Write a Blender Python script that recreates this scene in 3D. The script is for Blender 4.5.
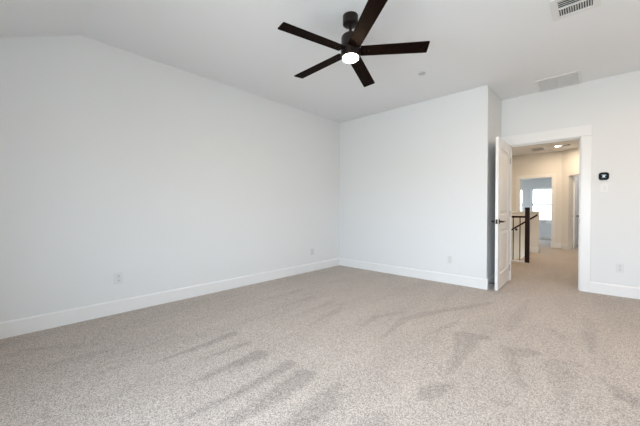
import bpy, bmesh, math, random
import numpy as np
from mathutils import Vector, Matrix

for o in list(bpy.data.objects):
    bpy.data.objects.remove(o, do_unlink=True)
S = bpy.context.scene
C = S.collection
PI = math.pi
R = math.radians

# ------------------------------------------------------------------ camera, world, lights, exposure
CAM = Vector((3.6542, -4.471, 1.09)); YAW = -0.7509; PITCH = -0.0124; FPX = 295.22
cam = bpy.data.cameras.new('camera')
cam.sensor_width = 36.0
cam.lens = FPX * 36.0 / 640.0
cam.clip_start = 0.02
co = bpy.data.objects.new('camera', cam); C.objects.link(co)
co.location = CAM
co.rotation_euler = (PI / 2 + PITCH, 0, -YAW)
S.camera = co

S.view_settings.view_transform = 'Standard'
S.view_settings.look = 'None'
S.view_settings.gamma = 1
S.view_settings.use_curve_mapping = False
S.view_settings.exposure = 0.43

w = bpy.data.worlds.new('overcast_sky'); S.world = w; w.use_nodes = True
nt = w.node_tree; bg = nt.nodes['Background']
tc = nt.nodes.new('ShaderNodeTexCoord'); sep = nt.nodes.new('ShaderNodeSeparateXYZ')
rmp = nt.nodes.new('ShaderNodeValToRGB')
nt.links.new(tc.outputs['Generated'], sep.inputs[0]); nt.links.new(sep.outputs['Z'], rmp.inputs[0])
rmp.color_ramp.elements[0].position = 0.0; rmp.color_ramp.elements[0].color = (0.42, 0.44, 0.42, 1)
rmp.color_ramp.elements[1].position = 0.06; rmp.color_ramp.elements[1].color = (0.69, 0.84, 1.0, 1)
nt.links.new(rmp.outputs[0], bg.inputs[0]); bg.inputs[1].default_value = 10.0

def area_light(name, loc, rot, sx, sy, power, col, portal=False):
    l = bpy.data.lights.new(name, 'AREA'); l.shape = 'RECTANGLE'; l.size = sx; l.size_y = sy
    l.energy = power; l.color = col
    o = bpy.data.objects.new(name, l); C.objects.link(o); o.location = loc; o.rotation_euler = rot
    if portal: l.cycles.is_portal = True
    return o
DAY = (0.82, 0.91, 1.0)
# daylight through the windows behind and right of the camera
REAR_WINDOWS = [(2.1, 2.9), (3.05, 3.85), (4.0, 4.8)]
for i, (a, b) in enumerate(REAR_WINDOWS):
    area_light('rear_daylight', ((a + b) / 2, -5.20, 1.25), (R(90), 0, 0), b - a, 1.3, (10, 6, 1)[i], DAY).data.spread = R(110)
    area_light('rear_window_portal', ((a + b) / 2, -5.23, 1.25), (R(90), 0, 0), b - a, 1.3, 1, DAY, True)
# warm ceiling light out of view near the right end of the doorway wall
area_light('warm_ceiling_light', (4.3, -1.1, 2.74), (0, 0, 0), .16, .16, 15, (1.0, .74, .52))
# portals for the far bedroom windows
area_light('far_window_portal', (2.28, 9.10, 1.26), (R(-90), 0, 0), 0.84, 1.26, 1, (1, 1, 1), True)
area_light('far_window_portal', (1.24, 9.10, 1.26), (R(-90), 0, 0), 0.84, 1.26, 1, (1, 1, 1), True)

# ------------------------------------------------------------------ materials
def mat(name, col, rough=0.5, metal=0.0, spec=0.5, bump=None, emit=None, estr=0.0, coat=0.0):
    m = bpy.data.materials.new(name); m.use_nodes = True
    n = m.node_tree; p = n.nodes['Principled BSDF']
    p.inputs['Base Color'].default_value = (*col, 1); p.inputs['Roughness'].default_value = rough
    p.inputs['Metallic'].default_value = metal; p.inputs['Specular IOR Level'].default_value = spec
    p.inputs['Coat Weight'].default_value = coat
    if emit:
        p.inputs['Emission Color'].default_value = (*emit, 1); p.inputs['Emission Strength'].default_value = estr
    if bump:
        sc, st = bump
        t = n.nodes.new('ShaderNodeTexCoord'); z = n.nodes.new('ShaderNodeTexNoise'); z.inputs['Scale'].default_value = sc
        z.inputs['Detail'].default_value = 3
        b = n.nodes.new('ShaderNodeBump'); b.inputs['Strength'].default_value = st; b.inputs['Distance'].default_value = 0.002
        n.links.new(t.outputs['Object'], z.inputs['Vector']); n.links.new(z.outputs[0], b.inputs['Height'])
        n.links.new(b.outputs[0], p.inputs['Normal'])
    return m

M = {}
M['wall'] = mat('wall_paint', (0.79, 0.80, 0.80), 0.75, bump=(120, 0.12), spec=0.25)
M['ceiling'] = mat('ceiling_paint', (0.85, 0.86, 0.87), 0.85, bump=(120, 0.12), spec=0.2)
M['hall'] = mat('hall_wall_paint', (0.80, 0.78, 0.74), 0.75, bump=(120, 0.12), spec=0.25)
M['trim'] = mat('semi_gloss_trim', (0.85, 0.85, 0.845), 0.32, spec=0.45)
M['door'] = mat('door_enamel', (0.85, 0.84, 0.83), 0.3, spec=0.5)
M['plate'] = mat('white_plastic', (0.80, 0.80, 0.79), 0.35)
M['outlet'] = mat('outlet_plastic', (0.73, 0.74, 0.73), 0.4)
M['slot'] = mat('dark_slot', (0.03, 0.03, 0.03), 0.6)
M['vent'] = mat('vent_enamel', (0.78, 0.78, 0.77), 0.4)
M['duct'] = mat('duct_interior', (0.10, 0.10, 0.105), 0.8)
M['bronze'] = mat('oil_rubbed_bronze', (0.035, 0.024, 0.02), 0.32, metal=0.85)
M['fanmetal'] = mat('dark_bronze_metal', (0.014, 0.009, 0.008), 0.35, metal=0.3, spec=0.35)
M['black'] = mat('black_iron', (0.012, 0.010, 0.010), 0.45, metal=0.3)
M['screen'] = mat('black_glass', (0.004, 0.004, 0.005), 0.35, spec=0.1)
M['screen_ink'] = mat('screen_glow', (0.5, 0.6, 0.7), 0.5, emit=(0.62, 0.75, 0.9), estr=0.22)
M['lamp'] = mat('fan_lens', (1, 0.95, 0.85), 0.4, emit=(1.0, 0.78, 0.52), estr=130)
M['can'] = mat('downlight_lens', (1, 0.95, 0.85), 0.4, emit=(1.0, 0.84, 0.62), estr=20)
M['subtle'] = mat('detector_plastic', (0.52, 0.515, 0.50), 0.5)
M['nickel'] = mat('satin_nickel', (0.45, 0.42, 0.38), 0.4, metal=0.8)
M['screw'] = mat('steel', (0.5, 0.5, 0.5), 0.35, metal=1)

def wood(name, c1, c2, scale=(1, 14, 14), rough=0.35, spec=0.4):
    m = bpy.data.materials.new(name); m.use_nodes = True
    n = m.node_tree; p = n.nodes['Principled BSDF']; p.inputs['Roughness'].default_value = rough; p.inputs['Specular IOR Level'].default_value = spec
    t = n.nodes.new('ShaderNodeTexCoord'); mp = n.nodes.new('ShaderNodeMapping'); mp.inputs['Scale'].default_value = scale
    z = n.nodes.new('ShaderNodeTexNoise'); z.inputs['Scale'].default_value = 5; z.inputs['Detail'].default_value = 6
    r = n.nodes.new('ShaderNodeValToRGB')
    r.color_ramp.elements[0].position = 0.35; r.color_ramp.elements[0].color = (*c1, 1)
    r.color_ramp.elements[1].position = 0.7; r.color_ramp.elements[1].color = (*c2, 1)
    n.links.new(t.outputs['Object'], mp.inputs[0]); n.links.new(mp.outputs[0], z.inputs['Vector'])
    n.links.new(z.outputs[0], r.inputs[0]); n.links.new(r.outputs[0], p.inputs['Base Color'])
    return m
M['blade'] = wood('dark_walnut_blade', (0.0045, 0.0016, 0.0009), (0.011, 0.0042, 0.0022), rough=0.6, spec=0.04)
M['rail'] = wood('espresso_wood', (0.012, 0.0035, 0.002), (0.030, 0.008, 0.005), (14, 14, 1), rough=0.4, spec=0.2)
M['rail_x'] = wood('espresso_rail_wood', (0.014, 0.004, 0.003), (0.04, 0.010, 0.006), (1, 14, 14), rough=0.4, spec=0.2)

def carpet(name, attr):
    m = bpy.data.materials.new(name); m.use_nodes = True
    n = m.node_tree; p = n.nodes['Principled BSDF']; L = n.links.new
    p.inputs['Roughness'].default_value = 0.95; p.inputs['Specular IOR Level'].default_value = 0.1
    p.inputs['Sheen Weight'].default_value = 0.15; p.inputs['Sheen Roughness'].default_value = 0.6
    t = n.nodes.new('ShaderNodeTexCoord')
    a = n.nodes.new('ShaderNodeTexVoronoi'); a.inputs['Scale'].default_value = 225
    a2 = n.nodes.new('ShaderNodeTexNoise'); a2.inputs['Scale'].default_value = 130; a2.inputs['Detail'].default_value = 3; a2.inputs['Roughness'].default_value = 0.7
    L(t.outputs['Object'], a.inputs['Vector']); L(t.outputs['Object'], a2.inputs['Vector'])
    sp = n.nodes.new('ShaderNodeSeparateColor'); L(a.outputs['Color'], sp.inputs[0])
    mixf = n.nodes.new('ShaderNodeMix'); mixf.data_type = 'FLOAT'; mixf.inputs[0].default_value = 0.5
    L(sp.outputs[0], mixf.inputs[2]); L(a2.outputs[0], mixf.inputs[3])
    r = n.nodes.new('ShaderNodeValToRGB')
    e = r.color_ramp.elements
    e[0].position = 0.26; e[0].color = (0.225, 0.187, 0.161, 1)
    e[1].position = 0.74; e[1].color = (0.63, 0.558, 0.497, 1)
    k = e.new(0.46); k.color = (0.415, 0.355, 0.308, 1)
    L(mixf.outputs[0], r.inputs[0])
    # broad lay of the pile, left by the vacuum
    mp = n.nodes.new('ShaderNodeMapping'); mp.inputs['Scale'].default_value = (2.6, 0.7, 1); mp.inputs['Rotation'].default_value = (0, 0, R(-4))
    b = n.nodes.new('ShaderNodeTexNoise'); b.inputs['Scale'].default_value = 1.6; b.inputs['Detail'].default_value = 4; b.inputs['Distortion'].default_value = 0.4
    L(t.outputs['Object'], mp.inputs[0]); L(mp.outputs[0], b.inputs['Vector'])
    mr = n.nodes.new('ShaderNodeMapRange'); mr.inputs[1].default_value = 0.35; mr.inputs[2].default_value = 0.65
    mr.inputs[3].default_value = 0.95; mr.inputs[4].default_value = 1.04
    L(b.outputs[0], mr.inputs[0])
    mul = n.nodes.new('ShaderNodeMath'); mul.operation = 'MULTIPLY'
    L(mr.outputs[0], mul.inputs[0]); mul.inputs[1].default_value = 1.0
    if attr:
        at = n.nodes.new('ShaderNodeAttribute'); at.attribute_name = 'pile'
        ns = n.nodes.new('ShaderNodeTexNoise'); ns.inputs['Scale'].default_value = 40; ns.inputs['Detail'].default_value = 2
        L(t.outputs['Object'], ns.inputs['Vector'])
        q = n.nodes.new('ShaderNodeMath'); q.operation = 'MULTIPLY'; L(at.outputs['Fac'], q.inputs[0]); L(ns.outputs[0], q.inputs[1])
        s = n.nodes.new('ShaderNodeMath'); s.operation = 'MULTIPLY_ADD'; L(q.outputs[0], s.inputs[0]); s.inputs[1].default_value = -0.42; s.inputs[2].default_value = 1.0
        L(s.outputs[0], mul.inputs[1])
    vm = n.nodes.new('ShaderNodeVectorMath'); vm.operation = 'SCALE'
    L(r.outputs[0], vm.inputs[0]); L(mul.outputs[0], vm.inputs['Scale']); L(vm.outputs[0], p.inputs['Base Color'])
    bu = n.nodes.new('ShaderNodeBump'); bu.inputs['Strength'].default_value = 0.3; bu.inputs['Distance'].default_value = 0.006
    L(a2.outputs[0], bu.inputs['Height']); L(bu.outputs[0], p.inputs['Normal'])
    return m
M['carpet'] = carpet('speckled_carpet', True)
M['carpet_plain'] = carpet('speckled_carpet_landing', False)

g = bpy.data.materials.new('window_glass'); g.use_nodes = True
n = g.node_tree; n.nodes.clear()
out = n.nodes.new('ShaderNodeOutputMaterial'); mx = n.nodes.new('ShaderNodeMixShader'); mx.inputs[0].default_value = 0.06
tr = n.nodes.new('ShaderNodeBsdfTransparent'); gl = n.nodes.new('ShaderNodeBsdfGlossy'); gl.inputs['Roughness'].default_value = 0.03
n.links.new(tr.outputs[0], mx.inputs[1]); n.links.new(gl.outputs[0], mx.inputs[2]); n.links.new(mx.outputs[0], out.inputs[0])
M['glass'] = g

# ------------------------------------------------------------------ mesh helpers
def box(bm, a, b, mtx=None):
    xs = sorted((a[0], b[0])); ys = sorted((a[1], b[1])); zs = sorted((a[2], b[2]))
    v = [bm.verts.new((x, y, z)) for z in zs for y in ys for x in xs]
    for f in ((0, 2, 3, 1), (4, 5, 7, 6), (0, 1, 5, 4), (2, 6, 7, 3), (0, 4, 6, 2), (1, 3, 7, 5)):
        bm.faces.new([v[i] for i in f])
    if mtx is not None: bmesh.ops.transform(bm, matrix=mtx, verts=v)
    return v
def prism(bm, pts, d, mtx=None):
    """pts: closed outline (Vectors); d: extrusion vector"""
    d = Vector(d)
    a = [bm.verts.new(Vector(p)) for p in pts]; b = [bm.verts.new(Vector(p) + d) for p in pts]
    k = len(pts)
    bm.faces.new(a[::-1]); bm.faces.new(b)
    for i in range(k): bm.faces.new([a[i], a[(i + 1) % k], b[(i + 1) % k], b[i]])
    if mtx is not None: bmesh.ops.transform(bm, matrix=mtx, verts=a + b)
    return a + b
def lathe(bm, prof, seg=40, mtx=None):
    """prof: list of (r, z) bottom to top; r = 0 closes"""
    rings = []; allv = []
    for r, z in prof:
        if r < 1e-6: ring = [bm.verts.new((0, 0, z))]
        else: ring = [bm.verts.new((r * math.cos(2 * PI * i / seg), r * math.sin(2 * PI * i / seg), z)) for i in range(seg)]
        rings.append(ring); allv += ring
    for A, B in zip(rings, rings[1:]):
        for i in range(seg):
            j = (i + 1) % seg
            if len(A) == 1 and len(B) == 1: continue
            if len(A) == 1: bm.faces.new([A[0], B[j], B[i]])
            elif len(B) == 1: bm.faces.new([A[i], A[j], B[0]])
            else: bm.faces.new([A[i], A[j], B[j], B[i]])
    if mtx is not None: bmesh.ops.transform(bm, matrix=mtx, verts=allv)
    return allv
def tube(bm, pts, r, seg=12):
    pts = [Vector(p) for p in pts]; rings = []
    up = Vector((0, 0, 1))
    for i, p in enumerate(pts):
        t = (pts[min(i + 1, len(pts) - 1)] - pts[max(i - 1, 0)]).normalized()
        a = t.cross(up)
        if a.length < 1e-3: a = t.cross(Vector((1, 0, 0)))
        a.normalize(); b = t.cross(a)
        rr = r[i] if isinstance(r, (list, tuple)) else r
        rings.append([bm.verts.new(p + rr * (math.cos(2 * PI * k / seg) * a + math.sin(2 * PI * k / seg) * b)) for k in range(seg)])
    for A, B in zip(rings, rings[1:]):
        for k in range(seg): bm.faces.new([A[k], A[(k + 1) % seg], B[(k + 1) % seg], B[k]])
    bm.faces.new(rings[0][::-1]); bm.faces.new(rings[-1])
def obj(name, bm, m, parent=None, bevel=0.0, smooth=False, segs=2):
    bmesh.ops.recalc_face_normals(bm, faces=bm.faces[:])
    me = bpy.data.meshes.new(name); bm.to_mesh(me); bm.free()
    me.materials.append(m)
    if smooth:
        for p in me.polygons: p.use_smooth = True
        me.set_sharp_from_angle(angle=R(35))
    o = bpy.data.objects.new(name, me); C.objects.link(o)
    if parent: o.parent = parent
    if bevel:
        md = o.modifiers.new('bevel', 'BEVEL'); md.width = bevel; md.segments = segs; md.limit_method = 'ANGLE'; md.angle_limit = R(40)
    return o
def B(): return bmesh.new()
def empty(name, loc=(0, 0, 0), rz=0.0):
    o = bpy.data.objects.new(name, None); C.objects.link(o); o.location = loc; o.rotation_euler = (0, 0, rz); o.empty_display_size = 0.1
    return o
def tag(o, label, cat, group=None):
    o['label'] = label; o['category'] = cat
    if group: o['group'] = group
    return o
def struct(name, bm, m, label=None, parent=None, bevel=0.0):
    o = obj(name, bm, m, parent, bevel)
    if parent is None:
        o['kind'] = 'structure'
        o['label'] = label or name.replace('_', ' '); o['category'] = name.split('_')[0]
    return o
def copy_tree(o, parent=None):
    c = o.copy(); C.objects.link(c); c.parent = parent
    for ch in list(o.children): copy_tree(ch, c)
    return c

# ------------------------------------------------------------------ dimensions
H = 2.7715; HH = 2.72            # bedroom and landing ceiling heights
XA = 2.579; YB = 0.785; WT = 0.12
XR = 5.0; YR = -5.1
CRE = -3.948; SL = 0.457
DL, DR, DT = 2.70, 3.50, 2.05   # clear doorway
FY = 6.15                       # far wall of the landing
zR = H - SL * (CRE - YR)

# ------------------------------------------------------------------ floor, with the marks the vacuum left in the pile
def unproj(u, v):
    c, s = math.cos(YAW), math.sin(YAW); cp, sp = math.cos(PITCH), math.sin(PITCH)
    F = Vector((s * cp, c * cp, sp)); Rr = Vector((c, -s, 0)); U = Rr.cross(F)
    d = F + Rr * (u - 320) / FPX - U * (v - 213) / FPX
    t = -CAM.z / d.z
    return (CAM + t * d).xy
# every mark: points along it (measured on the photograph, laid on the carpet plane), half widths in metres, depth
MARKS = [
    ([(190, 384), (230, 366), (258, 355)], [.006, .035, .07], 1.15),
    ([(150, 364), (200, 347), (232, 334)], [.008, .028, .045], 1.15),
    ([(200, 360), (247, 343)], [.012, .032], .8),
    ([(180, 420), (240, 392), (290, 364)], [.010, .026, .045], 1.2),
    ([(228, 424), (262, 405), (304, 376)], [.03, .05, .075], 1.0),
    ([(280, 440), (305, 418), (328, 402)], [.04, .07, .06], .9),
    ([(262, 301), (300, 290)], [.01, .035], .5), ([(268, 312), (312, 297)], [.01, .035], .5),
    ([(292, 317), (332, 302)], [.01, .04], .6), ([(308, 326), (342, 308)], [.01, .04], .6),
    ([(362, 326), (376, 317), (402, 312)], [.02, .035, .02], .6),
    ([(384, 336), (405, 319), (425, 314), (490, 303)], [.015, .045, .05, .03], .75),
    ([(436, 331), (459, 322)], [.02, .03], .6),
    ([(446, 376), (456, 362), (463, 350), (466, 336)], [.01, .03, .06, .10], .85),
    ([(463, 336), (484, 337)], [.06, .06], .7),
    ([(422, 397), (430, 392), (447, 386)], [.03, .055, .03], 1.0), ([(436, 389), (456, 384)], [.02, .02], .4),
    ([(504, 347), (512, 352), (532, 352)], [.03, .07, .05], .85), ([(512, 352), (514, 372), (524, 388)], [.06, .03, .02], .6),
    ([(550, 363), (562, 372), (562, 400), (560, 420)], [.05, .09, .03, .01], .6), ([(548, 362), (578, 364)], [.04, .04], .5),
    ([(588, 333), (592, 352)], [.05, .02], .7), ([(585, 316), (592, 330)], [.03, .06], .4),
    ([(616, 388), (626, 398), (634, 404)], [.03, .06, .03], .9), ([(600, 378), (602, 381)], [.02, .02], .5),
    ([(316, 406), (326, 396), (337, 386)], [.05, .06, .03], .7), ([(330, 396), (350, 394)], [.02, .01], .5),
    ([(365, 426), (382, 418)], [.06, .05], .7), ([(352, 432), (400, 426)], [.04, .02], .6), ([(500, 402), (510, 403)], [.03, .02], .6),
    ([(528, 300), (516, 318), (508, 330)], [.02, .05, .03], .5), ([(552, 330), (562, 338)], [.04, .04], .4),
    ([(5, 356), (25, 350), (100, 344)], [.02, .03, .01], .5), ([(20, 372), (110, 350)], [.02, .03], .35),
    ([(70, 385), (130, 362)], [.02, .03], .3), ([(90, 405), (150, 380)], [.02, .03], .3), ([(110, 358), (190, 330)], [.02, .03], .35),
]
def floor_mesh():
    sx = 0.02
    xs = np.arange(0, XR + 1e-6, sx); ys = np.arange(YR, 0.9 + 1e-6, sx)
    X, Y = np.meshgrid(xs, ys)
    val = np.zeros_like(X)
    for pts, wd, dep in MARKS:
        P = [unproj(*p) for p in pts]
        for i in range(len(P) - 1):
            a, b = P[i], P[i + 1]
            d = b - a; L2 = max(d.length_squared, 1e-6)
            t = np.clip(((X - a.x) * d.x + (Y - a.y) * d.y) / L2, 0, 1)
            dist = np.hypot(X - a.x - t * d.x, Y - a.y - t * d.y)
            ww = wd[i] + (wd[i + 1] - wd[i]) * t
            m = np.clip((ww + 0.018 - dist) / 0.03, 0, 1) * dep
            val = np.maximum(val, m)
    nx, ny = len(xs), len(ys)
    verts = np.stack([X.ravel(), Y.ravel(), np.zeros(X.size)], 1)
    idx = np.arange(nx * ny).reshape(ny, nx)
    fa = np.stack([idx[:-1, :-1].ravel(), idx[:-1, 1:].ravel(), idx[1:, 1:].ravel(), idx[1:, :-1].ravel()], 1)
    # leave out the solid corner block behind the back wall
    cx = verts[fa].mean(1)
    fa = fa[~((cx[:, 1] > 0.1) & (cx[:, 0] < XA - 0.1))]
    me = bpy.data.meshes.new('floor'); me.from_pydata(verts.tolist(), [], fa.tolist())
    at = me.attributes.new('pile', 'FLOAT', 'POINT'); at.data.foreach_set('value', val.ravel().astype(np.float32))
    me.materials.append(M['carpet'])
    o = bpy.data.objects.new('floor', me); C.objects.link(o)
    o['kind'] = 'structure'; o['label'] = 'speckled beige grey carpet of the bedroom with vacuum marks'; o['category'] = 'floor'
    return o
floor_mesh()
bm = B(); e = 0.9
for a, b in (((1.2, e, -.12), (3.99, 2.84, 0)), ((2.45, 2.84, -.12), (3.06, FY, 0)), ((3.06, 2.84, -.12), (3.99, 5.12, 0)), ((1.2, 4.70, -.12), (2.45, FY, 0)), ((0.2, FY, -.12), (3.06, 9.2, 0)), ((3.06, 5.12, -.12), (4.8, 7.6, 0))):
    box(bm, a, b)
struct('floor', bm, M['carpet_plain'], 'carpet of the landing and far bedroom seen through the doorway')

# carpeted stairs going down towards the left
bm = B()
for i in range(4):
    box(bm, (2.45 - 0.27 * (i + 1), 2.885, -0.19 * (i + 1) - 0.19), (2.45 - 0.27 * i, 4.645, -0.19 * (i + 1)))
o = struct('stairs', bm, M['carpet_plain'], 'carpeted stairs going down behind the landing balustrade', bevel=0.015)

# ------------------------------------------------------------------ ceilings
bm = B(); box(bm, (-.12, CRE, H), (XR + .12, YB + WT, H + .12))
prism(bm, [(-.12, CRE, H), (-.12, CRE, H + .12), (-.12, YR - .15, zR + .12 - SL * .15), (-.12, YR - .15, zR - SL * .15)], (XR + .24, 0, 0))
struct('ceiling', bm, M['ceiling'], 'white bedroom ceiling, flat with a sloped strip at the near end')
bm = B(); box(bm, (1.08, YB + WT, HH), (4.9, 9.2, HH + .12))
struct('ceiling', bm, M['ceiling'], 'lower ceiling over the landing')

# ------------------------------------------------------------------ walls
bm = B()
prism(bm, [(-.12, YR - .12, 0), (-.12, YB + WT, 0), (-.12, YB + WT, H), (-.12, CRE, H), (-.12, YR - .12, zR - SL * .12)], (.12, 0, 0))
struct('wall_left', bm, M['wall'], 'long bare white wall on the left')
bm = B(); box(bm, (0, 0, 0), (XA, YB + WT, H))
struct('wall_back', bm, M['wall'], 'white wall facing the camera, with its outer corner beside the open door', bevel=0.006)
bm = B()
jx0, jx1, jt = DL - .02, DR + .02, DT + .02
box(bm, (XA, YB, 0), (jx0, YB + WT, H)); box(bm, (jx1, YB, 0), (XR, YB + WT, H)); box(bm, (jx0, YB, jt), (jx1, YB + WT, H))
struct('wall_doorway', bm, M['wall'], 'white wall holding the doorway and thermostat')

def wall_holes(axis, pos, t, u0, u1, ztop, holes):
    """wall in plane axis=pos, thickness t; holes: (u0,u1,z0,z1) sorted"""
    bm = B()
    def seg(a, b, z0, z1):
        if axis == 'y': box(bm, (a, pos, z0), (b, pos + t, z1))
        else: box(bm, (pos, a, z0), (pos + t, b, z1))
    u = u0
    for a, b, z0, z1 in holes:
        seg(u, a, 0, ztop)
        if z0 > 0: seg(a, b, 0, z0)
        seg(a, b, z1, ztop); u = b
    seg(u, u1, 0, ztop)
    return bm
struct('wall_rear', wall_holes('y', YR - WT, WT, 0, XR, zR - .06, [(a, b, .6, 1.9) for a, b in REAR_WINDOWS]), M['wall'], 'white wall with windows behind the camera')
struct('wall_right', wall_holes('x', XR, WT, CRE, YB + WT, H, []), M['wall'], 'white wall out of view on the right')
bm = B()
prism(bm, [(XR, YR - .12, 0), (XR, YR - .12, zR - SL * .12), (XR, CRE, H), (XR, CRE, 0)], (WT, 0, 0))
struct('wall_right', bm, M['wall'], 'near end of the right wall under the sloped ceiling')

# landing and far bedroom walls
bm = wall_holes('y', FY, WT, 1.2, 2.96, HH, [(1.98, 2.735, 0, 2.005)])
prism(bm, [(2.96, FY, 0), (2.96 + .0, FY + WT, 0), (2.96 + .05, FY + WT, 0)], (0, 0, HH))
struct('wall_landing', bm, M['hall'], 'warm lit wall across the landing with an opening to the far bedroom')
# 45 degree wall: local u along (1,-1), v out of the landing (1,1)
ANG = Matrix.Translation((2.96, FY, 0)) @ Matrix.Rotation(R(-45), 4, 'Z')
bm = B()
box(bm, (0, 0, 0), (.22, WT, HH), ANG); box(bm, (.22, 0, 2.005), (.93, WT, HH), ANG); box(bm, (.93, 0, 0), (1.46, WT, HH), ANG)
struct('wall_angled', bm, M['hall'], 'angled landing wall holding a closed white door')
bm = B(); box(bm, (3.99, YB + WT, 0), (4.1, 5.2, HH)); struct('wall_landing_right', bm, M['hall'], 'right side wall of the landing')
bm = B(); box(bm, (1.08, YB + WT, -1.5), (1.2, 9.2, HH)); struct('wall_landing_left', bm, M['hall'], 'left side wall of the stairwell')
bm = B(); box(bm, (1.2, 2.84, -1.5), (2.45, 2.88, 0.0)); struct('wall_stairwell', bm, M['hall'], 'stairwell wall below the balustrade')
FWY = 9.0
bm = wall_holes('y', FWY, .14, 0.2, 3.9, HH, [(.84, 1.66, .63, 1.89), (1.87, 2.69, .63, 1.89)])
M['farwall'] = mat('far_room_paint', (0.76, 0.78, 0.80), 0.8)
struct('wall_far', bm, M['farwall'], 'grey blue window wall of the far bedroom')
bm = B(); box(bm, (2.96, FY + WT, 0), (3.07, FWY, HH)); struct('wall_far_right', bm, M['farwall'], 'right side wall of the far bedroom')
bm = B(); box(bm, (3.07, 7.5, 0), (4.8, 7.6, HH)); struct('wall_side_room', bm, M['farwall'], 'grey wall of the room behind the angled wall')
struct('wall_side_room_right', wall_holes('x', 4.7, .1, 5.0, 7.5, HH, []), M['farwall'], 'right wall of the side room')
bm = B(); box(bm, (3.99, 5.0, 0), (4.7, 5.1, HH)); struct('wall_side_room_near', bm, M['farwall'], 'near wall of the side room')
bm = B(); box(bm, (3.07, 7.486, 0), (4.7, 7.5, .14)); struct('baseboard_side_room', bm, M['trim'], 'baseboard of the side room')
area_light('side_room_fill', (3.9, 6.7, HH - .02), (0, 0, 0), .3, .3, 9, (1.0, .92, .84))  # added unseen ceiling lamp, gives the side room its neutral grey light

# pony wall beside the stairs
bm = B(); box(bm, (1.2, 4.65, -1.5), (2.62, 4.76, 1.005))
pony = tag(obj('half_wall', bm, M['hall']), 'waist high half wall beyond the stair balustrade', 'half wall'); pony['kind'] = 'structure'
bm = B(); box(bm, (1.2, 4.625, 1.005), (2.645, 4.785, 1.045)); obj('wall_cap', bm, M['trim'], pony, bevel=.006)
bm = B(); box(bm, (2.62, 4.637, 0), (2.633, 4.773, .14)); box(bm, (1.2, 4.76, 0), (2.633, 4.773, .14)); box(bm, (2.45, 4.637, 0), (2.633, 4.65, .14)); obj('baseboard', bm, M['trim'], pony, bevel=.003)

# ------------------------------------------------------------------ baseboards and casings
def base_seg(bm, p, q, n, h=.14, t=.014):
    """board from p to q on a wall whose room-side normal is n"""
    p, q, n = Vector((*p, 0)), Vector((*q, 0)), Vector((*n, 0))
    prof = [(0, 0), (t, 0), (t, h - .012), (t * .45, h), (0, h)]
    prism(bm, [p + n * a + Vector((0, 0, b)) for a, b in prof], q - p)
bm = B(); base_seg(bm, (0, YR), (0, 0), (1, 0)); struct('baseboard_left', bm, M['trim'], 'white baseboard along the left wall')
bm = B(); base_seg(bm, (.014, 0), (XA + .014, 0), (0, -1)); struct('baseboard_back', bm, M['trim'], 'white baseboard along the wall facing the camera')
bm = B(); base_seg(bm, (XA, 0), (XA, YB), (1, 0)); struct('baseboard_return', bm, M['trim'], 'short white baseboard on the return behind the open door')
bm = B(); base_seg(bm, (DR + .112, YB), (XR, YB), (0, -1)); struct('baseboard_right', bm, M['trim'], 'white baseboard right of the doorway')
bm = B(); base_seg(bm, (2.835, FY), (2.96, FY), (0, -1)); base_seg(bm, (1.2, FY), (1.88, FY), (0, -1))
struct('baseboard_landing', bm, M['trim'], 'baseboard of the landing wall')
bm = B(); prism(bm, [ANG @ Vector(v) for v in ((.0, 0, 0), (0, -.014, 0), (.0, -.014, .128), (0, 0, .14))], ANG.to_3x3() @ Vector((.22, 0, 0)))
struct('baseboard_angled', bm, M['trim'], 'short baseboard on the angled landing wall')
bm = B(); base_seg(bm, (0.4, FWY), (2.96, FWY), (0, -1)); struct('baseboard_far', bm, M['trim'], 'baseboard below the far bedroom windows')

# main doorway: jamb lining, stops, casing with a taller head
bm = B()
box(bm, (jx0, YB - .001, 0), (DL, YB + WT + .001, DT)); box(bm, (DR, YB - .001, 0), (jx1, YB + WT + .001, DT)); box(bm, (jx0, YB - .001, DT), (jx1, YB + WT + .001, jt))
box(bm, (DL, YB + .04, 0), (DL + .011, YB + .075, DT)); box(bm, (DR - .011, YB + .04, 0), (DR, YB + .075, DT)); box(bm, (DL, YB + .04, DT - .011), (DR, YB + .075, DT))
trim = struct('trim_1', bm, M['trim'], 'white jamb and wide casing around the doorway to the landing', bevel=.0015)
bm = B(); box(bm, (DR + .008, YB - .018, 0), (DR + .112, YB, DT + .008)); obj('side_casing', bm, M['trim'], trim, bevel=.003)
bm = B(); box(bm, (DL - .112, YB - .018, 0), (DL - .008, YB, DT + .008)); obj('side_casing', bm, M['trim'], trim, bevel=.003)
bm = B(); box(bm, (DL - .118, YB - .022, DT + .008), (DR + .115, YB, DT + .15)); obj('head_casing', bm, M['trim'], trim, bevel=.003)
bm = B(); box(bm, (DR - .0015, YB + .006, .90), (DR + .001, YB + .034, .965)); obj('strike_plate', bm, M['bronze'], trim)
# casings on the landing
def casing(mtx, u0, u1, zt, wd, name, label, th=.016):
    bm = B()
    box(bm, (u0 - wd, -th, 0), (u0, 0, zt + wd), mtx); box(bm, (u1, -th, 0), (u1 + wd, 0, zt + wd), mtx); box(bm, (u0, -th, zt), (u1, 0, zt + wd), mtx)
    return struct(name, bm, M['trim'], label, bevel=.003)
casing(Matrix.Translation((0, FY, 0)), 1.98, 2.735, 2.005, .095, 'trim_2', 'casing around the opening to the far bedroom')

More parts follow.
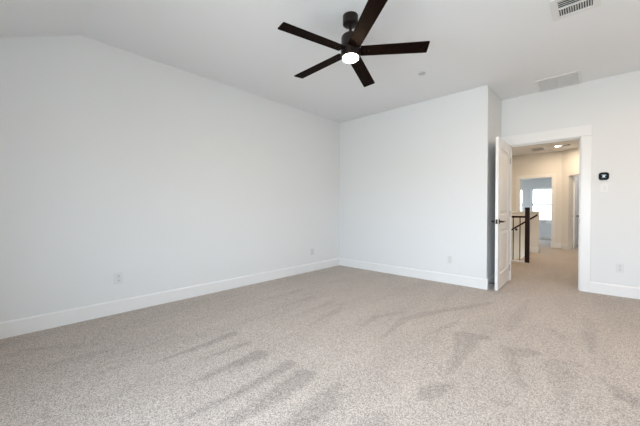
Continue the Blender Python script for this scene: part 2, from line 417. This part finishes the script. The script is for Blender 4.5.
# ------------------------------------------------------------------ panel doors
def leaf(bm, W, Hh, T, panels, mtx=None):
    """x 0..W, y -T/2..T/2, z 0..Hh; sunk panels with a raised chamfered field"""
    vs = []
    vs += box(bm, (0.02, -T / 2 + .012, 0.02), (W - .02, T / 2 - .012, Hh - .02))
    x0, x1 = panels[0][0], panels[0][1]
    vs += box(bm, (0, -T / 2, 0), (x0, T / 2, Hh)); vs += box(bm, (x1, -T / 2, 0), (W, T / 2, Hh))
    zs = [0]
    for p in sorted(panels, key=lambda q: q[2]): zs += [p[2], p[3]]
    zs.append(Hh)
    for i in range(0, len(zs), 2): vs += box(bm, (x0, -T / 2, zs[i]), (x1, T / 2, zs[i + 1]))
    for (a, b, c, d) in panels:
        for s in (-1, 1):
            y0, y1 = s * (T / 2 - .012), s * (T / 2 - .001)
            g1, g2 = .026, .062
            lo = [bm.verts.new(v) for v in ((a + g1, y0, c + g1), (b - g1, y0, c + g1), (b - g1, y0, d - g1), (a + g1, y0, d - g1))]
            hi = [bm.verts.new(v) for v in ((a + g2, y1, c + g2), (b - g2, y1, c + g2), (b - g2, y1, d - g2), (a + g2, y1, d - g2))]
            bm.faces.new(hi)
            for i in range(4): bm.faces.new([lo[i], lo[(i + 1) % 4], hi[(i + 1) % 4], hi[i]])
            vs += lo + hi
            # sloped moulding round the panel
            q0 = [bm.verts.new(v) for v in ((a, s * T / 2, c), (b, s * T / 2, c), (b, s * T / 2, d), (a, s * T / 2, d))]
            q1 = [bm.verts.new(v) for v in ((a + .014, y0, c + .014), (b - .014, y0, c + .014), (b - .014, y0, d - .014), (a + .014, y0, d - .014))]
            for i in range(4): bm.faces.new([q0[i], q0[(i + 1) % 4], q1[(i + 1) % 4], q1[i]])
            vs += q0 + q1
    if mtx is not None: bmesh.ops.transform(bm, matrix=mtx, verts=vs)
W1, T1, HD = 0.795, 0.035, 2.035
door = empty('door_1', (DL - .018, YB - .012, 0.012), R(-88.8))     # local x runs from the hinges to the free edge
door['kind'] = 'structure'; door['label'] = 'white two panel door standing open against the short return wall'; door['category'] = 'door'
bm = B(); leaf(bm, W1, HD, T1, [(.115, W1 - .115, .20, .80), (.115, W1 - .115, 1.0, HD - .125)])
obj('door_leaf', bm, M['door'], door, bevel=.0015)
def lever(s):
    """s = +1 landing-facing (+y local), lever points back to the hinges"""
    x, z = W1 - .06, .915
    bm = B()
    rot = Matrix.Translation((x, s * T1 / 2, z)) @ Matrix.Rotation(R(-90 * s), 4, 'X')
    lathe(bm, [(0, 0), (.032, 0), (.032, .004), (.028, .008), (.013, .010), (.0115, .045), (.0115, .050), (0, .052)], 28, rot)
    y = s * (T1 / 2 + .048)
    tube(bm, [(x + .008, y, z), (x - .02, y, z), (x - .06, y + s * .003, z + .002), (x - .10, y, z + .002), (x - .122, y - s * .004, z)], [.0085, .0095, .0085, .0075, .006], 12)
    return obj('lever_handle', bm, M['bronze'], door, smooth=True)
lever(1); lever(-1)
bm = B(); box(bm, (W1 - .0005, -.0125, .885), (W1 + .0012, .0125, .945)); lp = obj('latch_plate', bm, M['bronze'], door)
bm = B(); box(bm, (W1, -.007, .908), (W1 + .010, .006, .924)); obj('latch_bolt', bm, M['bronze'], lp, bevel=.002)
for z in (.18, 1.0, 1.80):
    bm = B()
    lathe(bm, [(0, -.046), (.0065, -.046), (.0065, .046), (0, .048)], 14, Matrix.Translation((-.006, T1 / 2 + .004, z + .01)))
    box(bm, (-.0015, -T1 / 2 + .004, z - .035), (.001, T1 / 2 + .004, z + .055))
    obj('hinge', bm, M['nickel'], door, smooth=True)

# door of the angled wall, swung into the side room
d2 = empty('door_2', ANG @ Vector((.225, WT + .03, .012)), R(88.5))
d2['kind'] = 'structure'; d2['label'] = 'white door at the end of the landing standing open into a grey lit room'; d2['category'] = 'door'
bm = B(); leaf(bm, .70, 1.985, .035, [(.11, .59, .20, .80), (.11, .59, 1.0, 1.86)]); obj('door_leaf', bm, M['door'], d2)
for s_ in (-1, 1):
    bm = B(); lathe(bm, [(0, 0), (.028, 0), (.028, .004), (.011, .008), (.010, .025), (.020, .032), (.024, .042), (.019, .051), (0, .054)], 24,
                    Matrix.Translation((.64, s_ * .0175, .885)) @ Matrix.Rotation(R(-90 * s_), 4, 'X'))
    obj('door_knob', bm, M['bronze'], d2, smooth=True)

# ------------------------------------------------------------------ windows
def window(n, x0, x1, z0, z1, y, label, grid=False):
    """y = room-side face of a 0.12..0.14 m wall that goes towards +y"""
    f = empty('window_%d' % n, ((x0 + x1) / 2, y, z0)); f['kind'] = 'structure'; f['label'] = label; f['category'] = 'window'
    w2 = (x1 - x0) / 2; h = z1 - z0
    bm = B()
    for a, b in (((-w2, .05, 0), (-w2 + .04, .10, h)), ((w2 - .04, .05, 0), (w2, .10, h)), ((-w2, .05, 0), (w2, .10, .045)), ((-w2, .05, h - .04), (w2, .10, h))): box(bm, a, b)
    obj('window_frame', bm, M['trim'], f, bevel=.002)
    for lo, hi, yy in ((.045, h / 2 + .03, .055), (h / 2 - .03, h - .04, .075)):
        bm = B()
        for a, b in (((-w2 + .04, yy, lo), (-w2 + .07, yy + .02, hi)), ((w2 - .07, yy, lo), (w2 - .04, yy + .02, hi)), ((-w2 + .04, yy, lo), (w2 - .04, yy + .02, lo + .036)), ((-w2 + .04, yy, hi - .036), (w2 - .04, yy + .02, hi))): box(bm, a, b)
        s = obj('sash', bm, M['trim'], f)
        bm = B(); box(bm, (-w2 + .07, yy + .008, lo + .036), (w2 - .07, yy + .012, hi - .036)); obj('glass_pane', bm, M['glass'], s)
    bm = B(); box(bm, (-w2 - .05, -.035, -.025), (w2 + .05, .05, 0)); box(bm, (-w2 - .03, -.014, -.09), (w2 + .03, 0, -.025)); obj('window_sill', bm, M['trim'], f, bevel=.003)
    return f
window(1, 1.87, 2.69, .63, 1.89, FWY, 'bright window of the far bedroom, right of the pair')
window(2, .84, 1.66, .63, 1.89, FWY, 'bright window of the far bedroom, left of the pair and mostly hidden')

# ------------------------------------------------------------------ landing balustrade
bal = empty('balustrade', (2.6375, 2.835, 0))
tag(bal, 'dark wood balustrade with black metal balusters at the top of the stairs', 'railing')
ox, oy = 2.6375, 2.835
bm = B(); box(bm, (-.0375, -.0375, 0), (.0375, .0375, 1.10)); box(bm, (-.043, -.043, 1.10), (.043, .043, 1.115)); box(bm, (-.036, -.036, 1.115), (.036, .036, 1.13))
obj('newel_post', bm, M['rail'], bal, bevel=.003)
bm = B(); box(bm, (1.2 - ox, -.03, .915), (-.0375, .03, .955)); obj('hand_rail', bm, M['rail_x'], bal, bevel=.008)
bm = B(); box(bm, (1.2 - ox, -.05, 0), (-.0375, .045, .03)); obj('floor_curb', bm, M['trim'], bal, bevel=.003)
x = 2.512
while x > 1.25:
    bm = B(); box(bm, (x - ox - .0075, -.0075, .03), (x - ox + .0075, .0075, .916))
    o = obj('baluster', bm, M['black'], bal)
    x -= .118
# sloped wall rail on the half wall
wr = empty('stair_handrail', (2.57, 4.58, 0))
tag(wr, 'dark wooden handrail sloping down along the half wall', 'handrail')
bm = B(); prism(bm, [(0.03, -.02, .93), (0.03, .02, .93), (.03, .024, .955), (.03, .012, .975), (.03, -.012, .975), (.03, -.024, .955)], (-1.30, 0, -1.30 * .727)); obj('rail', bm, M['rail_x'], wr, bevel=.003)
for dx in (-.42, -1.1):
    z = .945 + (dx - .03) * .727
    bm = B(); tube(bm, [(dx, .0, z), (dx, .0, z - .035), (dx, .03, z - .055), (dx, .066, z - .055)], .008, 8)
    lathe(bm, [(0, 0), (.028, 0), (.028, .006), (0, .008)], 16, Matrix.Translation((dx, .068, z - .055)) @ Matrix.Rotation(R(90), 4, 'X'))
    obj('bracket', bm, M['black'], wr, smooth=True)

# ------------------------------------------------------------------ ceiling fan
fan = empty('ceiling_fan', (2.080, -2.396, H))
tag(fan, 'dark five blade ceiling fan with a lit round lamp', 'ceiling fan')
BALL = Matrix.Translation((0, 0, -.08)) @ Vector((0, 0, 1)).rotation_difference(Vector((-.044, .049, 1)).normalized()).to_matrix().to_4x4() @ Matrix.Translation((0, 0, .08))   # the fan hangs a little askew on its ball joint
bm = B(); lathe(bm, [(0, -.088), (.030, -.088), (.058, -.080), (.066, -.072), (.066, 0), (0, 0)], 40); obj('canopy', bm, M['fanmetal'], fan, smooth=True)
bm = B(); lathe(bm, [(0, -.165), (.0125, -.165), (.0125, -.07), (0, -.07)], 20, BALL); obj('downrod', bm, M['fanmetal'], fan, smooth=True)
bm = B(); lathe(bm, [(0, -.372), (.074, -.372), (.080, -.366), (.084, -.342), (.084, -.270), (.080, -.260), (.080, -.195), (.074, -.182), (.028, -.176), (.022, -.168), (.022, -.140), (.016, -.135), (0, -.135)], 48, BALL)
obj('motor_housing', bm, M['fanmetal'], fan, smooth=True)
bm = B(); lathe(bm, [(0, -.389), (.030, -.3885), (.050, -.387), (.062, -.384), (.067, -.379), (.067, -.371), (0, -.346)], 48, BALL); obj('lamp_lens', bm, M['lamp'], fan, smooth=True)
def blade(ang):
    bm = B()
    r0, r1 = .085, .653; w0, w1 = .054, .061; t = .004
    top = [(r0, -w0), (r1 - .006, -w1), (r1, -w1 + .005), (r1, w1 - .005), (r1 - .006, w1), (r0, w0)]
    pitch = BALL @ Matrix.Rotation(ang, 4, 'Z') @ Matrix.Translation((0, 0, -.3145)) @ Matrix.Rotation(R(-10.7), 4, 'X')
    prism(bm, [(x, y, -t) for x, y in top], (0, 0, 2 * t), pitch)
    b = obj('blade', bm, M['blade'], fan, bevel=.0015)
    bm = B(); prism(bm, [(.055, -.026, t), (.17, -.018, t), (.18, 0, t), (.17, .018, t), (.055, .026, t)], (0, 0, .005), pitch)
    for sx, sy in ((.12, -.012), (.12, .012), (.155, 0)):
        lathe(bm, [(0, 0), (.005, 0), (.004, .003), (0, .0035)], 10, pitch @ Matrix.Translation((sx, sy, -t - .0035)))
    obj('blade_iron', bm, M['fanmetal'], b)
for k in range(5): blade(R(37.14 + 72 * k))

# ------------------------------------------------------------------ ceiling vents and detectors
sv = empty('supply_vent', (3.521, -1.275, H)); tag(sv, 'white ceiling vent with dark open louvres near the top right', 'air vent')
bm = B()
ix0, ix1, iy0, iy1 = -.107, .103, -.125, .12; ex = .048
for a, b in (((ix0 - ex, iy0 - ex, -.010), (ix0, iy1 + ex, 0)), ((ix1, iy0 - ex, -.010), (ix1 + ex, iy1 + ex, 0)), ((ix0, iy0 - ex, -.010), (ix1, iy0, 0)), ((ix0, iy1, -.010), (ix1, iy1 + ex, 0)), ((ix0, -.010, -.009), (ix1, .006, 0))): box(bm, a, b)
obj('vent_frame', bm, M['vent'], sv, bevel=.002)
bm = B(); box(bm, (ix0, iy0, -.0015), (ix1, iy1, -.0003)); obj('vent_opening', bm, M['slot'], sv)
bm = B()
for k in range(13):
    x = ix0 + .012 + k * (ix1 - ix0 - .022) / 12
    box(bm, (-.0012, .006, -.0045), (.0012, iy1, .0045), Matrix.Translation((x, 0, -.006)) @ Matrix.Rotation(R(35), 4, 'Y'))
for k in range(4):
    y = iy0 + .016 + k * .028
    box(bm, (ix0, -.001, -.0045), (ix1, .001, .0045), Matrix.Translation((0, y, -.006)) @ Matrix.Rotation(R(-40), 4, 'X'))
obj('louvres', bm, M['vent'], sv)

rv = empty('return_vent', (3.278, .54, H)); tag(rv, 'flat white ceiling grille close above the doorway wall', 'air vent')
bm = B(); w2, d2_, ex = .20, .21, .03
for a, b in (((-w2 - ex, -d2_ - ex, -.009), (-w2, d2_ + ex, 0)), ((w2, -d2_ - ex, -.009), (w2 + ex, d2_ + ex, 0)), ((-w2, -d2_ - ex, -.009), (w2, -d2_, 0)), ((-w2, d2_, -.009), (w2, d2_ + ex, 0))): box(bm, a, b)
for k in (-1, 0, 1): box(bm, (k * .1 - .005, -d2_, -.008), (k * .1 + .005, d2_, 0))
obj('vent_frame', bm, M['vent'], rv, bevel=.002)
bm = B(); box(bm, (-w2, -d2_, -.0012), (w2, d2_, -.0003)); obj('vent_backing', bm, M['plate'], rv)
bm = B()
for k in range(26):
    y = -d2_ + .010 + k * .016
    box(bm, (-w2, -.0075, -.0008), (w2, .0075, .0008), Matrix.Translation((0, y, -.0045)) @ Matrix.Rotation(R(10), 4, 'X'))
obj('louvres', bm, M['vent'], rv)

def disc(name, loc, r, h, label, cat, m='plate', inner=None):
    o = empty(name, loc); tag(o, label, cat)
    bm = B(); lathe(bm, [(0, -h), (r * .72, -h), (r * .94, -h * .75), (r, -h * .35), (r, 0), (0, 0)], 36); obj('housing', bm, M[m], o, smooth=True)
    if inner:
        bm = B(); lathe(bm, [(0, -h - .010), (r * .22, -h - .008), (r * .30, -h + .001), (0, -h + .001)], 24); obj(inner, bm, M['plate'], o, smooth=True)
    return o
disc('sprinkler_cover', (2.07, -.925, H), .043, .010, 'small round grey cover on the bedroom ceiling right of the fan', 'sprinkler', 'subtle')
disc('motion_detector', (.15, -.29, H), .065, .022, 'round white detector on the ceiling above the far left corner', 'detector', 'plate', 'detector_eye')
disc('smoke_detector', (3.12, 5.25, HH), .06, .028, 'round detector on the landing ceiling right of the lit downlight', 'smoke detector', 'subtle')
dl = empty('recessed_light', (2.93, 5.30, HH)); tag(dl, 'lit round recessed light in the landing ceiling', 'ceiling light')
bm = B(); lathe(bm, [(.062, -.006), (.080, -.006), (.086, -.002), (.086, 0), (.062, 0)], 40); obj('trim_ring', bm, M['plate'], dl, smooth=True)
bm = B(); lathe(bm, [(0, -.004), (.062, -.004), (.062, 0), (0, 0)], 40); obj('lamp_lens', bm, M['can'], dl)
dlb = copy_tree(dl); dlb.location = (3.25, 2.3, HH); dlc = copy_tree(dl); dlc.location = (1.9, 3.75, HH); dlc['label'] = 'added recessed light above the stairs, out of view, brightening the stairwell'  # the one above the stairs is added, unseen, to brighten the dark stairwell
dlb['label'] = 'recessed light of the landing ceiling just beyond the doorway'
hv = empty('landing_vent', (2.50, 5.42, HH)); tag(hv, 'square grille in the landing ceiling left of the lit downlight', 'air vent')
bm = B()
for a, b in (((-.16, -.25, -.008), (-.13, .25, 0)), ((.13, -.25, -.008), (.16, .25, 0)), ((-.13, -.25, -.008), (.13, -.22, 0)), ((-.13, .22, -.008), (.13, .25, 0))): box(bm, a, b)
obj('vent_frame', bm, M['vent'], hv)
bm = B()
for k in range(18):
    box(bm, (-.13, -.0085, -.0008), (.13, .0085, .0008), Matrix.Translation((0, -.208 + k * .0245, -.005)) @ Matrix.Rotation(R(30), 4, 'X'))
obj('louvres', bm, M['vent'], hv)
bm = B(); box(bm, (-.13, -.22, -.0012), (.13, .22, -.0003)); obj('vent_backing', bm, M['subtle'], hv)
WARM = (1.0, .79, .57)
for nm, loc, e in (('downlight', (2.93, 5.30, HH - .03), 11), ('downlight', (3.25, 2.3, HH - .03), 9), ('downlight', (1.9, 3.75, HH - .03), 10)):  # the last lamp is added to light the stairwell
    l = bpy.data.lights.new(nm, 'AREA'); l.shape = 'DISK'; l.size = .12; l.energy = e; l.color = WARM
    o = bpy.data.objects.new(nm, l); C.objects.link(o); o.location = loc

# ------------------------------------------------------------------ wall plates
def rounded(bm, w, h, t, r, mtx, y0=0.0, seg=5):
    pts = []
    for cx, cz, a0 in ((w / 2 - r, h / 2 - r, 0), (-w / 2 + r, h / 2 - r, 90), (-w / 2 + r, -h / 2 + r, 180), (w / 2 - r, -h / 2 + r, 270)):
        for k in range(seg + 1):
            a = R(a0 + 90 * k / seg); pts.append((cx + r * math.cos(a), y0, cz + r * math.sin(a)))
    prism(bm, pts, (0, -t, 0), mtx)
def outlet(loc, rz, label):
    o = empty('wall_outlet', loc, rz); tag(o, label, 'power outlet')
    bm = B(); rounded(bm, .072, .117, .006, .006, None); obj('cover_plate', bm, M['outlet'], o, bevel=.0015)
    for s in (-1, 1):
        bm = B(); rounded(bm, .034, .034, .0015, .012, None, -.006); rc = obj('receptacle', bm, M['outlet'], o); rc.location = (0, 0, s * .0235)
        bm = B()
        for x in (-.0065, .0065): box(bm, (x - .0013, -.0082, -.002), (x + .0013, -.0074, .008))
        lathe(bm, [(0, 0), (.0027, 0), (.0027, .0008), (0, .0008)], 12, Matrix.Translation((0, -.0074, -.009)) @ Matrix.Rotation(R(90), 4, 'X'))
        obj('socket_slots', bm, M['slot'], rc)
    bm = B(); lathe(bm, [(0, 0), (.0032, 0), (.0025, .0012), (0, .0014)], 12, Matrix.Translation((0, -.006, 0)) @ Matrix.Rotation(R(90), 4, 'X')); obj('screw', bm, M['screw'], o)
    return o
outlet((0, -3.655, .368), R(90), 'white power outlet low on the left wall, the nearer of two')
outlet((0, -.75, .345), R(90), 'white power outlet low on the left wall near the far corner')
outlet((2.096, 0, .353), 0, 'white power outlet low on the wall left of the open door')
outlet((3.882, YB, .355), 0, 'white power outlet low on the wall below the thermostat')

sw = empty('light_switch', (3.737, YB, 1.363)); tag(sw, 'small white switch plate directly below the black thermostat', 'light switch')
bm = B(); rounded(bm, .072, .117, .006, .006, None); obj('cover_plate', bm, M['plate'], sw, bevel=.0015)
bm = B(); box(bm, (-.0165, -.0075, -.033), (.0165, -.006, .033)); prism(bm, [(-.0145, -.0075, -.031), (-.0145, -.0115, -.031), (-.0145, -.0078, .031), (-.0145, -.0075, .031)], (.029, 0, 0)); obj('rocker', bm, M['outlet'], sw)

th = empty('thermostat', (3.728, YB, 1.514)); tag(th, 'black rounded thermostat on the wall right of the doorway', 'thermostat')
bm = B(); rounded(bm, .100, .100, .004, .030, None, 0, 8); obj('wall_plate', bm, M['plate'], th)
bm = B(); rounded(bm, .098, .098, .018, .030, None, -.004, 8); body = obj('body', bm, M['screen'], th, bevel=.004)
def stroke(bm, x0, z0, x1, z1): box(bm, (x0, -.0228, z0), (x1, -.0222, z1))
bm = B()
stroke(bm, -.022, .016, .020, .019); stroke(bm, -.012, -.012, .010, .012); stroke(bm, -.022, -.021, .022, -.018); stroke(bm, .014, .004, .022, .010)
obj('display_marks', bm, M['screen_ink'], body)

# spring stop on the return baseboard, behind the open door
ds = tag(empty('door_stop', (XA + .014, .10, .075)), 'small dark door stop on the baseboard behind the open door', 'door stop')
bm = B(); lathe(bm, [(0, 0), (.014, 0), (.012, .005), (.006, .007), (.006, .047), (.009, .048), (.009, .058), (0, .060)], 16, Matrix.Rotation(R(90), 4, 'Y')); obj('stop_rod', bm, M['bronze'], ds, smooth=True)
